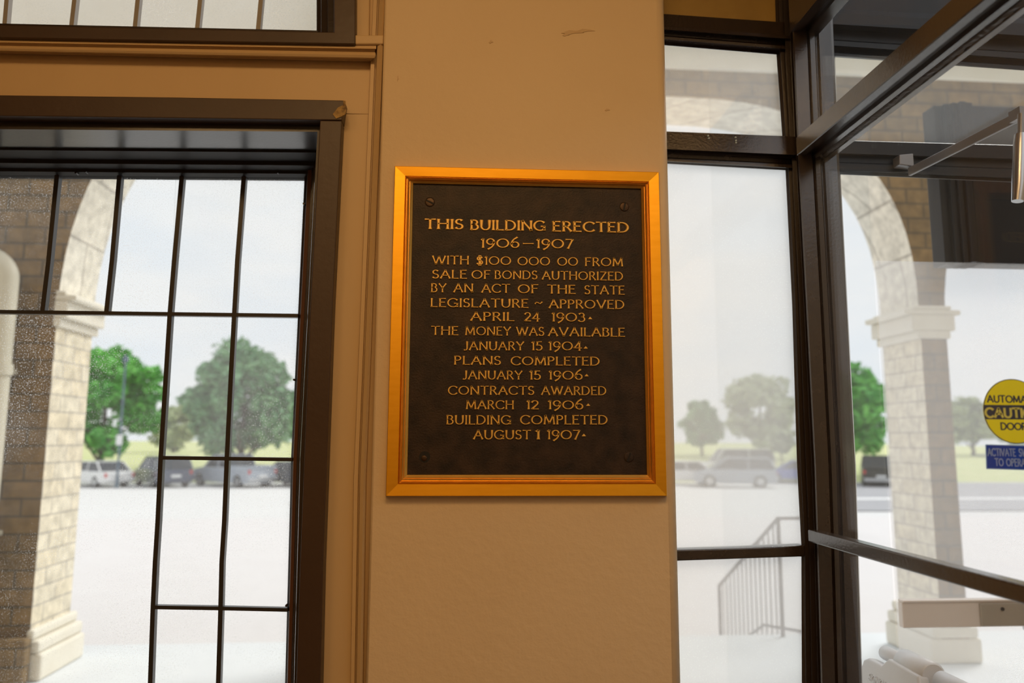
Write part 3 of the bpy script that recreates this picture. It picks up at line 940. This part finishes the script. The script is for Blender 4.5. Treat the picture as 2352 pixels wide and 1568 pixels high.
LINES = [
    (WL(c4, ('THIS', 388, 556, 677, 558), ('BUILDING', 737, 563, 1306, 570), ('ERECTED', 1367, 574, 1946, 583)), 24, .20, .12),
    (WL(c4, ('1906', 820, 700, 1108, 700), ('-', 1138, 703, 1218, 703), ('1907', 1245, 703, 1520, 705)), 22, .165, .10),
    (WL(c4, ('WITH', 445, 826, 722, 828), ('$100', 783, 830, 1044, 832), ('000', 1098, 834, 1342, 836), ('00', 1402, 837, 1556, 838), ('FROM', 1614, 840, 1902, 842)), 20.5, .15, .09),
    (WL(c4, ('SALE', 445, 934, 706, 936), ('OF', 745, 937, 886, 938), ('BONDS', 922, 939, 1246, 941), ('AUTHORIZED', 1285, 943, 1902, 950)), 20.5, .155, .09),
    (WL(c4, ('BY', 435, 1039, 549, 1040), ('AN', 608, 1040, 755, 1041), ('ACT', 822, 1043, 1036, 1045), ('OF', 1100, 1047, 1253, 1048), ('THE', 1327, 1050, 1538, 1052), ('STATE', 1610, 1055, 1914, 1058)), 21, .155, .09),
    (WL(c4, ('LEGISLATURE', 432, 1152, 1177, 1159), ('~', 1228, 1155, 1286, 1156), ('APPROVED', 1338, 1162, 1912, 1168)), 21, .155, .09),
    (WL(c4, ('APRIL', 738, 1258, 1068, 1260), ('24', 1150, 1261, 1264, 1262), ('1903', 1362, 1263, 1612, 1265)), 21, .155, .09),
    (WL(c4, ('THE', 437, 1366, 641, 1368), ('MONEY', 697, 1368, 1043, 1371), ('WAS', 1088, 1372, 1298, 1374), ('AVAILABLE', 1333, 1375, 1916, 1380)), 21, .155, .09),
    (WL(c4, ('JANUARY', 687, 1483, 1144, 1484), ('15', 1207, 1484, 1284, 1484), ('1904', 1338, 1484, 1586, 1485)), 21, .155, .09),
    (WL(c5, ('PLANS', 612, 126, 966, 128), ('COMPLETED', 1047, 130, 1723, 133)), 21, .155, .09),
    (WL(c5, ('JANUARY', 680, 238, 1131, 240), ('15', 1192, 240, 1271, 240), ('1906', 1340, 240, 1592, 241)), 21, .155, .09),
    (WL(c5, ('CONTRACTS', 566, 356, 1221, 357), ('AWARDED', 1280, 358, 1774, 359)), 21, .155, .09),
    (WL(c5, ('MARCH', 703, 466, 1066, 467), ('12', 1170, 467, 1256, 467), ('1906', 1335, 467, 1598, 468)), 21, .155, .09),
    (WL(c5, ('BUILDING', 553, 583, 1044, 584), ('COMPLETED', 1119, 583, 1784, 583)), 22, .155, .09),
    (WL(c5, ('AUGUST', 760, 697, 1196, 697), ('1', 1240, 697, 1266, 697), ('1907', 1328, 697, 1572, 697)), 22, .155, .09),
]
TRI = {6: (c4, 1653, 1224, 1243), 8: (c4, 1619, 1450, 1468), 10: (c5, 1626, 195, 213), 12: (c5, 1638, 421, 439), 14: (c5, 1605, 652, 672)}
for i, (ws, cap, tk, tn) in enumerate(LINES):
    for w_ in ws:
        q = words_mesh([w_], YP, cap, .0032, thick=tk, thin=tn, flare=.5, gap=.16)
        wb(q, 'inscription_dash' if w_[0] in '-~' else 'inscription_word', LETTER, pl)
    if i in TRI:
        cv, x, y0, y1 = TRI[i]
        q = MB(); q.quad([cv(x - 16, y1), cv(x + 16, y1), cv(x, y0)], YP - .002, .002)
        wb(q, 'inscription_stop', LETTER, pl)
for (x, y, ang, hole) in ((*c4(425, 347), -25, 0), (*c4(1915, 383), 80, 0), (*c5(1950, 833), 70, 0)):
    q = MB()
    p = onY(x, y, YP); rr = .0112
    q.disc(p, rr, YP - .0006, YP + .001, seg=28, dome=.0006)
    s_ = wb(q, 'screw', SCREWM if y < 900 else PLATE, pl)
    q = MB(); t = Vector((math.cos(math.radians(ang)), 0, math.sin(math.radians(ang)))); nrm = Vector((-t.z, 0, t.x))
    p2 = Vector((p.x, YP - .0017, p.z))
    q.prism([p2 + t * rr * .9 + nrm * .0019, p2 + t * rr * .9 - nrm * .0019, p2 - t * rr * .9 - nrm * .0019, p2 - t * rr * .9 + nrm * .0019], (0, .0006, 0))
    wb(q, 'slot', BLACK, s_)
q = MB(); x, y = c5(385, 830); p = onY(x, y, YP)
q.disc(p, .0122, YP - .0006, YP + .001, seg=28)
hs = wb(q, 'screw_hole', BLACK, pl)
q = MB(); q.disc(p + Vector((-.001, 0, -.003)), .0065, YP - .0010, YP, seg=20, dome=.001); wb(q, 'sunk_screw', SCREWM, hs)

# ================================================================== white folding floor sign
SXX = 1.12
p0 = onX(2032, 1494, SXX)
sg = empty('folding_floor_sign', (SXX, p0.y - .3, 0), label='white plastic folding floor sign with hinged top beside the glazed side wall', cat='sign')
zr = p0.z - 0.010
y1s, y0s = p0.y, p0.y - .62
def panel(sign):
    m_ = MB()
    # outline of the moulded panel in (y, drop), leaning out to the foot
    outl = [(y1s + .035, .07), (y1s + .025, .022), (y1s + .005, .012), (y1s - .055, .012), (y1s - .066, .002), (y1s - .078, -.010), (y1s - .2, -.006), (y1s - .22, .03), (y0s + .14, .03), (y0s + .12, -.004), (y0s + .03, -.004), (y0s, .06), (y0s - .02, .95), (y1s + .03, .95)]
    pts = []
    for yy, dd in outl:
        pts.append((SXX + sign * (.012 + dd * .27), yy, zr - dd))
    m_.prism(pts, (sign * .028, 0, .004))
    return m_
o = panel(-1); wb(o, 'panel', WHITEP, sg, bevel=.006, seg=3)
o = panel(1); wb(o, 'panel', WHITEP, sg, bevel=.006, seg=3)
def barrel(a, b, r_):
    m_ = MB(); m_.tube([(SXX, y1s - a, zr + .006), (SXX, y1s - a - .004, zr + .006), (SXX, y1s - b + .004, zr + .006), (SXX, y1s - b, zr + .006)], [r_ * .85, r_, r_, r_ * .85], 20); return m_
for a, b, r_ in ((-.002, .065, .018), (.085, .20, .032), (.225, .36, .022), (.40, .52, .032)):
    wb(barrel(a, b, r_), 'hinge_barrel', WHITEP, sg)
q = MB()
a = onX(2016, 1561, SXX - .045)
lean = Vector((-.27, 0, -1)).normalized()
tot = 4.9; hcap = .017
u = 0.0
start = Vector((SXX - .012 - .040 * .27 - .0302, y1s - .015, zr - .048))
for chx in 'SIGNICADE':
    wd, strokes = G[chx]
    for stx in strokes:
        def place(x, y, z, u=u): return start + Vector((0, -1, 0)) * ((u + x) * hcap * .9) - lean * (hcap * (y - .5)) + Vector((-z, 0, z * .27))
        stroke_mesh(q, stx, place, .2, .18, 0, 0.0, .003, .8)
    u += wd + .16
wb(q, 'embossed_lettering', WHITEP, sg)

# ================================================================== outdoors
# porch wall with two arches
Y1, Y2 = 5.2, 5.7
def arch_pts(cx, a, b, zs, n=32):
    k = 2 / (2.6 if a > 1.7 else 2.0)
    o = []
    for i in range(n + 1):
        c_, s_ = math.cos(math.pi * (1 - i / n)), max(0.0, math.sin(math.pi * (1 - i / n)))
        o.append((cx + a * math.copysign(abs(c_) ** k, c_), zs + b * s_ ** k))
    return o
ZS = 2.46
ARCH = [(-1.63, 1.105, 1.74), (1.62, 1.80, 1.66), (5.25, 1.63, 1.74)]
q = MB()
ZW = 5.0
edges = [-8.0]
for cx, a, b in ARCH:
    edges += [cx - a, cx + a]
edges.append(9.5)
for i in range(0, len(edges), 2):               # the piers
    x0, x1 = edges[i], edges[i + 1]
    for Y in (Y1, Y2):
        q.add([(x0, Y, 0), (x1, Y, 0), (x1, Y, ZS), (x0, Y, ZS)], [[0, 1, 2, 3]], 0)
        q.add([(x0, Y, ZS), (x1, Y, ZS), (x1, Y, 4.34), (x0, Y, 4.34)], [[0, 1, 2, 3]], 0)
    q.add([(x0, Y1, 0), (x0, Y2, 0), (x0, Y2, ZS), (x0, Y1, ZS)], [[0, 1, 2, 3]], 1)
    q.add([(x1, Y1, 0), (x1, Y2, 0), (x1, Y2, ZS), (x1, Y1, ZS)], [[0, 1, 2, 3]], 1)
for cx, a, b in ARCH:
    ap = arch_pts(cx, a, b, ZS)
    for Y in (Y1, Y2):
        q.loft([[(x, Y, z) for x, z in ap], [(x, Y, 4.34) for x, z in ap]], 0)
    q.loft([[(x, Y1, z) for x, z in ap], [(x, Y2, z) for x, z in ap]], 2)
for Y in (Y1, Y2):
    q.add([(-8, Y, 4.34), (9.5, Y, 4.34), (9.5, Y, ZW), (-8, Y, ZW)], [[0, 1, 2, 3]], 3)
pw = q.build('porch_wall', [BRICKB, BRICKC, brick('arch_stones', (.78, .73, .62), (.81, .77, .67), (.52, .48, .41), w=.5, h=.42, ms=.012), STONE], kind='structure')
# stone capitals and plinths on the piers
for i in range(0, len(edges), 2):
    x0, x1 = edges[i], edges[i + 1]
    q = MB()
    e = .0
    for z0, z1, o in ((ZS - .16, ZS - .10, .03), (ZS - .10, ZS + .02, .07), (ZS + .02, ZS + .06, .12), (ZS + .06, ZS + .09, .05)):
        q.box((x0 - o if i else x1 - .02, Y1 - .012, z0), (x1 + o, Y2 + .04, z1))
    wb(q, 'capital', STONE, pw, bevel=.012)
    q = MB()
    for z0, z1, o in ((0, .17, .09), (.17, .25, .07), (.25, .32, .03)):
        q.box((x0 - o if i else x1 - .02, Y1 - .015, z0), (x1 + o, Y2 + .06, z1))
    wb(q, 'plinth', STONE, pw, bevel=.02)
    if not i:
        q = MB(); q.box((x0, Y1 - .10, 0), (x1 + .03, Y1 - .016, .28)); wb(q, 'shaded_plinth_front', BRICKB, pw, bevel=.02)  # added slab that gives the plinth front its painted shade
r = MB(); r.box((-8, 1.98, 3.6), (9.5, 2.1, ZW)); r.box((-8, 1.98, 0), (-4.2, 2.1, 3.6)); r.box((3.5, 2.5, 0), (9.5, 2.6, ZW)); r.build('wall_outside', BRICKC, kind='structure')
r = MB(); r.box((-8, 2.0, -.2), (9.5, 6.05, 0)); r.build('porch_floor', PORCHF, kind='structure')
# steps down
r = MB()
for k in range(3):
    r.box((-8, 6.05 + k * .38, -.6), (9.5, 6.43 + k * .38, -.12 * (k + 1)))
r.build('porch_steps', PORCHF, kind='structure')
# ground: flat near the steps then a gentle fall to the car park
def gz(y): return -.42 if y < 8 else lerp(-.42, -1.22, min(1, (y - 8) / 36.0))
q = MB(); q.loft([[(-60, y, gz(y)), (60, y, gz(y))] for y in (7.0, 8.0, 44.0, 48.5)]); q.build('ground', GROUND, kind='structure')
q = MB(); q.loft([[(-30, y, gz(y) + .015), (30, y, gz(y) + .015)] for y in (7.2, 8.0, 22.0)]); q.build('paving', PAVER, kind='structure')
q = MB(); q.loft([[(x0, y, gz(y) + .03), (60, y, gz(y) + .03)] for x0, y in ((12.5, 24.0), (21.5, 44.0), (22.5, 47.5))]); q.build('road', ROADM, kind='structure')
q = MB(); q.loft([[(x0, y, gz(y) + .04), (60, y, gz(y) + .04)] for x0, y in ((15.2, 30), (15.4, 31.4))]); q.build('road_marking', PAINTL, kind='structure')
q = MB(); q.loft([[(x, y, z) for x in (-90, -40, -15, 0, 15, 40, 90)] for y, z in ((48.5, -1.22), (49, -1.12), (56, -.5), (70, .1), (110, .6), (160, .9))]); lw = q.build('lawn', LAWN, kind='structure')

# downpipe on the porch wall, far left
q = MB()
px0 = onY(8, 700, 5.0)
pts = [Vector((px0.x - .55, 5.0, 2.72))] + [Vector((px0.x - .14 + .14 * math.sin(t), 5.0, 2.58 + .14 * math.cos(t))) for t in [i * math.pi / 2 / 8 for i in range(9)]] + [Vector((px0.x, 5.0, 1.5)), Vector((px0.x, 5.0, 0))]
dp = empty('downpipe', (px0.x, 5.0, 0), label='cream bent downpipe on the shaded brick porch wall at far left', cat='pipe')
q.tube(pts, .075, 16); wb(q, 'pipe', PIPEM, dp)
for z in (1.95, .9):
    q = MB(); q.tube([(px0.x, 5.0, z), (px0.x, 5.0, z + .07)], .088, 16); q.box((px0.x - .02, 5.0, z + .02), (px0.x + .02, 5.185, z + .05)); wb(q, 'bracket', PIPEM, dp)

# handrail down the steps
hx = 2.61
hr = empty('handrail', (hx, 6.2, 0), label='thin grey iron handrail with balusters beside the porch steps', cat='handrail')
A, B = Vector((hx, 5.98, .92)), Vector((hx, 7.42, .12))
gz0 = -.42
q = MB(); q.tube([B + Vector((0, 0, 0)), A], .016, 10); q.tube([A, A + Vector((.45, .05, 0))], .014, 10); wb(q, 'top_rail', IRON, hr)
q = MB(); q.tube([B, Vector((hx, 7.42, gz0))], .016, 10); wb(q, 'post', IRON, hr)
q = MB(); q.tube([A, Vector((hx, 5.98, 0))], .016, 10); wb(q, 'post', IRON, hr)
q = MB(); q.tube([A + Vector((.45, .05, 0)), Vector((hx + .45, 6.03, 0))], .014, 10); wb(q, 'post', IRON, hr)
q = MB(); q.tube([Vector((hx, 6.9, -.30 + .02)), Vector((hx, 6.35, .0)), Vector((hx + .2, 6.03, -.0 + .02))], .012, 8); wb(q, 'bottom_rail', IRON, hr)
for k in range(1, 14):
    t = k / 14
    p = A.lerp(B, t)
    zf = -.12 * (max(0, min(3, math.floor((p.y - 6.05) / .38) + 1)))
    q = MB(); q.tube([p, Vector((p.x, p.y, zf))], .006, 6); wb(q, 'baluster', IRON, hr)

# ---- trees
def tree(px, py_top, py_bot, wpx, Y, leaf, label, seed, n=5200, trunk=True, name='tree', group=None, size=.30):
    rnd = random.Random(seed)
    top, bot = onY(px, py_top, Y), onY(px, py_bot, Y)
    z0 = -1.12 if Y < 49.5 else (lerp(-1.12, -.5, (Y - 49) / 7) if Y < 56 else (lerp(-.5, .1, (Y - 56) / 14) if Y < 70 else lerp(.1, .6, (Y - 70) / 40)))
    rx = wpx / 2 * Y / F
    cz, rz_ = (top.z + bot.z) / 2, (top.z - bot.z) / 2
    root = empty(name, (top.x, Y, z0), label=label, cat='tree', group=group or 'trees beyond the car park')
    q_ = MB()
    trunk_top = cz + rz_ * .2
    q_.tube([(0, 0, 0), (.05, 0, (bot.z - z0) * .6), (0, .05, bot.z - z0 + .4), (.1, 0, trunk_top - z0)], [rx * .085, rx * .065, rx * .055, rx * .02], 9)
    for k in range(6):
        an = k * 1.05 + rnd.random()
        zz = bot.z - z0 + rnd.uniform(-.1, .25) * rz_
        q_.tube([(0, 0, zz), (math.cos(an) * rx * .35, math.sin(an) * rx * .35, zz + rz_ * .35), (math.cos(an) * rx * .7, math.sin(an) * rx * .7, zz + rz_ * .6)], [rx * .035, rx * .022, rx * .008], 6)
    q_.build('trunk', BARK, root)
    q_ = MB()
    cl_ = []
    for k in range(46):                              # boughs
        th, u = rnd.uniform(0, 2 * math.pi), rnd.uniform(-1, 1)
        s_ = math.sqrt(1 - u * u)
        rr_ = rnd.uniform(.45, .86)
        prof = 1.0 if u < .1 else 1 - .18 * u
        cl_.append((Vector((math.cos(th) * s_ * rx * rr_ * prof, math.sin(th) * s_ * rx * rr_ * prof, cz - z0 + u * rz_ * rr_)), rnd.uniform(.22, .36) * rx))
    for k in range(n):
        c_, r_ = rnd.choice(cl_)
        v = Vector((rnd.gauss(0, 1), rnd.gauss(0, 1), rnd.gauss(0, 1))).normalized() * r_ * rnd.uniform(.55, 1.05)
        v.z *= .8
        p_ = c_ + v
        a_ = Vector((rnd.gauss(0, 1), rnd.gauss(0, 1), rnd.gauss(0, .6))).normalized()
        b_ = a_.cross(Vector((rnd.gauss(0, 1), rnd.gauss(0, 1), rnd.gauss(0, 1)))).normalized()
        L = size * rnd.uniform(.7, 1.3)
        q_.add([p_ - a_ * L, p_ + b_ * L * .5, p_ + a_ * L, p_ - b_ * L * .5], [[0, 1, 2, 3]])
    q_.build('crown', leaf, root)
    return root


tree(252, 775, 1052, 228, 52, LEAFA, 'broad bright green tree beyond the white car', 1, n=9000)
tree(566, 790, 1058, 272, 53, LEAFB, 'large round bluish green tree behind the silver pickup', 2, n=10000)
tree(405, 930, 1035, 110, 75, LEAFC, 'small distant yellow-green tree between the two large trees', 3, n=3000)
tree(1940, 822, 1048, 186, 52, LEAFA, 'bright green tree cut off by the dark corner post, behind the black pickup', 4, n=8000)
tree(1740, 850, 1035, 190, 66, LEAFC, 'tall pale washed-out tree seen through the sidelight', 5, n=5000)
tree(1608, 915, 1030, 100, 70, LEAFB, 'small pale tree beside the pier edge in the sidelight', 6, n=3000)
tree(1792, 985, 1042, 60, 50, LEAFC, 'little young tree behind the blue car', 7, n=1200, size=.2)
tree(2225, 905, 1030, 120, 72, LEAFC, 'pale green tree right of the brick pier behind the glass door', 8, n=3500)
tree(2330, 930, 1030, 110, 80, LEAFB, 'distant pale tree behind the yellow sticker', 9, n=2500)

# ---- cars
def car(name, label, cat, paint, px, Y, heading, kind='sedan', scale=1.0, group=None):
    zg = gz(Y)
    x = onY(px, 1010, Y).x
    root = empty(name, (x, Y, zg), heading, label=label, cat=cat, group=group or 'vehicles in the car park')
    L, W = {'sedan': (4.7, 1.8), 'suv': (4.7, 1.88), 'pickup': (5.6, 1.98), 'van': (5.6, 2.0)}[kind]
    hl_, hw = L / 2, W / 2
    belt = {'sedan': .92, 'suv': 1.08, 'pickup': 1.12, 'van': 1.15}[kind]
    roof = {'sedan': 1.45, 'suv': 1.74, 'pickup': 1.85, 'van': 2.1}[kind]
    prof = [(-hl_, .42), (-hl_ + .04, belt - .04), (-hl_ + .5, belt), (hl_ - 1.3, belt), (hl_ - .35, belt - .12), (hl_ - .02, belt - .32), (hl_, .42), (hl_ - .15, .26), (-hl_ + .15, .26)]
    q_ = MB(); q_.prism([(a, -hw, b) for a, b in prof], (0, W, 0)); q_.build('body', paint, root, bevel=.07, seg=3)
    x0, x1, x2, x3 = {'sedan': (-hl_ + .45, -hl_ + 1.1, .35, 1.25), 'suv': (-hl_ + .06, -hl_ + .4, .45, 1.3), 'pickup': (-.75, -.55, .75, 1.5), 'van': (-hl_ + .05, -hl_ + .2, 1.2, 1.9)}[kind]
    i = .16
    low = [(x0, -hw + .04, belt - .02), (x3, -hw + .04, belt - .02), (x3, hw - .04, belt - .02), (x0, hw - .04, belt - .02)]
    top_ = [(x1, -hw + i, roof - .05), (x2, -hw + i, roof - .05), (x2, hw - i, roof - .05), (x1, hw - i, roof - .05)]
    q_ = MB(); q_.add(low + top_, [[0, 1, 5, 4], [1, 2, 6, 5], [2, 3, 7, 6], [3, 0, 4, 7], [4, 5, 6, 7]]); q_.build('windows', CARGL, root, bevel=.03)
    q_ = MB(); q_.prism([(x1 - .03, -hw + i - .02, roof - .06), (x2 + .03, -hw + i - .02, roof - .06), (x2 + .03, hw - i + .02, roof - .06), (x1 - .03, hw - i + .02, roof - .06)], (0, 0, .06))
    for a, b in zip(low, top_):
        q_.tube([Vector(a), Vector(b)], .05, 6)
    xm = (x1 + x2) / 2
    for s_ in (-1, 1):
        q_.tube([(xm, s_ * (hw - .03), belt - .02), (xm, s_ * (hw - i + .01), roof - .05)], .045, 6)
    q_.build('roof', paint, root, bevel=.02)
    if kind == 'pickup':
        q_ = MB()
        q_.box((-hl_ + .12, -hw + .12, belt - .001), (-.85, hw - .12, belt + .004)); q_.build('cargo_bed', RUBBER, root)
        q_ = MB()
        for s_ in (-1, 1):
            q_.box((-hl_ + .05, s_ * (hw - .08) - .05, belt - .03), (-.7, s_ * (hw - .08) + .05, belt + .12))
        q_.box((-hl_ + .0, -hw + .05, belt - .03), (-hl_ + .1, hw - .05, belt + .12))
        q_.build('bed_wall', paint, root, bevel=.02)
    wr = .33 if kind == 'sedan' else .38
    for xx in (-hl_ + .95, hl_ - .9):
        for s_ in (-1, 1):
            q_ = MB(); yy = s_ * (hw - .11)
            q_.tube([(xx, yy - .12, wr), (xx, yy - .10, wr), (xx, yy + .10, wr), (xx, yy + .12, wr)], [wr * .9, wr, wr, wr * .9], 22)
            wh = q_.build('wheel', RUBBER, root)
            q_ = MB(); q_.tube([(xx, s_ * (hw + .002), wr), (xx, s_ * (hw + .016), wr)], [wr * .62, wr * .55], 18); q_.build('hubcap', CHROME, wh)
    for s_ in (-1, 1):
        q_ = MB(); q_.box((-hl_ - .015, s_ * (hw - .12) - .07, belt - .32), (-hl_ + .12, s_ * (hw - .12) + .07, belt - .10)); q_.build('tail_light', REDL, root, bevel=.02)
    q_ = MB(); q_.box((-hl_ - .06, -hw + .08, .36), (-hl_ + .1, hw - .08, .56)); q_.build('bumper', CHROME if kind == 'pickup' else paint, root, bevel=.03)
    q_ = MB(); q_.box((-hl_ - .07, -.26, .60), (-hl_ + .02, .26, .74)); q_.build('number_plate', PAINTL, root)
    root.scale = (scale, scale, scale)
    return root


def paintm(n, c, r=.22): return mat(n, c, r, coat=.5)
WHT = paintm('white_car_paint', (.80, .80, .80)); NAV = paintm('navy_car_paint', (.045, .06, .11)); SIL = paintm('silver_car_paint', (.36, .40, .46)); DRK = paintm('slate_car_paint', (.05, .06, .075))
BLU = paintm('blue_car_paint', (.04, .10, .48)); BLK = paintm('black_car_paint', (.02, .02, .024))
rd = math.radians
car('parked_sedan', 'white sedan parked under the bright green tree', 'car', WHT, 231, 45, rd(142))
car('parked_suv', 'dark navy suv parked between the white sedan and the silver pickup', 'car', NAV, 378, 45, rd(128), 'suv')
car('parked_pickup', 'silver pickup parked in front of the large round tree', 'pickup', SIL, 540, 45, rd(140), 'pickup')
car('parked_sedan', 'slate grey sedan cut off by the right edge of the large window', 'car', DRK, 672, 45, rd(140))
car('parked_sedan', 'white sedan half hidden by the pier in the sidelight', 'car', WHT, 1560, 46.5, rd(160))
car('parked_suv', 'silver suv seen through the sidelight next to the blue car', 'car', SIL, 1682, 43.5, rd(165), 'suv')
car('parked_sedan', 'bright blue car half hidden by the corner post', 'car', BLU, 1830, 48, rd(160))
car('parked_pickup', 'black pickup with red tail lights seen left of the brick pier', 'pickup', BLK, 2014, 45, rd(62), 'pickup')
car('parked_van', 'long white van parked behind the silver suv', 'van', WHT, 1690, 58, rd(178), 'van')
car('parked_sedan', 'small distant dark car beside the blue sticker', 'car', NAV, 2248, 70, rd(178))

# lamp post with a small white sign by the white car
lp = onY(272, 1060, 43)
lo = empty('lamp_post', (lp.x, 43, gz(43)), label='slim dark lamp post with a white sign in front of the bright green tree', cat='lamp post')
zl = onY(275, 832, 43).z - gz(43)
q = MB(); q.tube([(0, 0, 0), (0, 0, .6), (0, 0, zl)], [.11, .07, .05], 10); q.build('pole', mat('blue_grey_paint', (.10, .15, .20), .4), lo)
q = MB(); q.tube([(0, 0, zl), (0, 0, zl + .12), (0, 0, zl + .4)], [.12, .2, .08], 12); q.build('lantern', mat('blue_grey_paint', (.10, .15, .20), .4), lo)
zsn = onY(271, 1010, 43).z - gz(43)
q = MB(); q.box((-.17, -.12, zsn - .28), (.17, -.07, zsn + .28)); q.build('sign_panel', PAINTL, lo, bevel=.02)
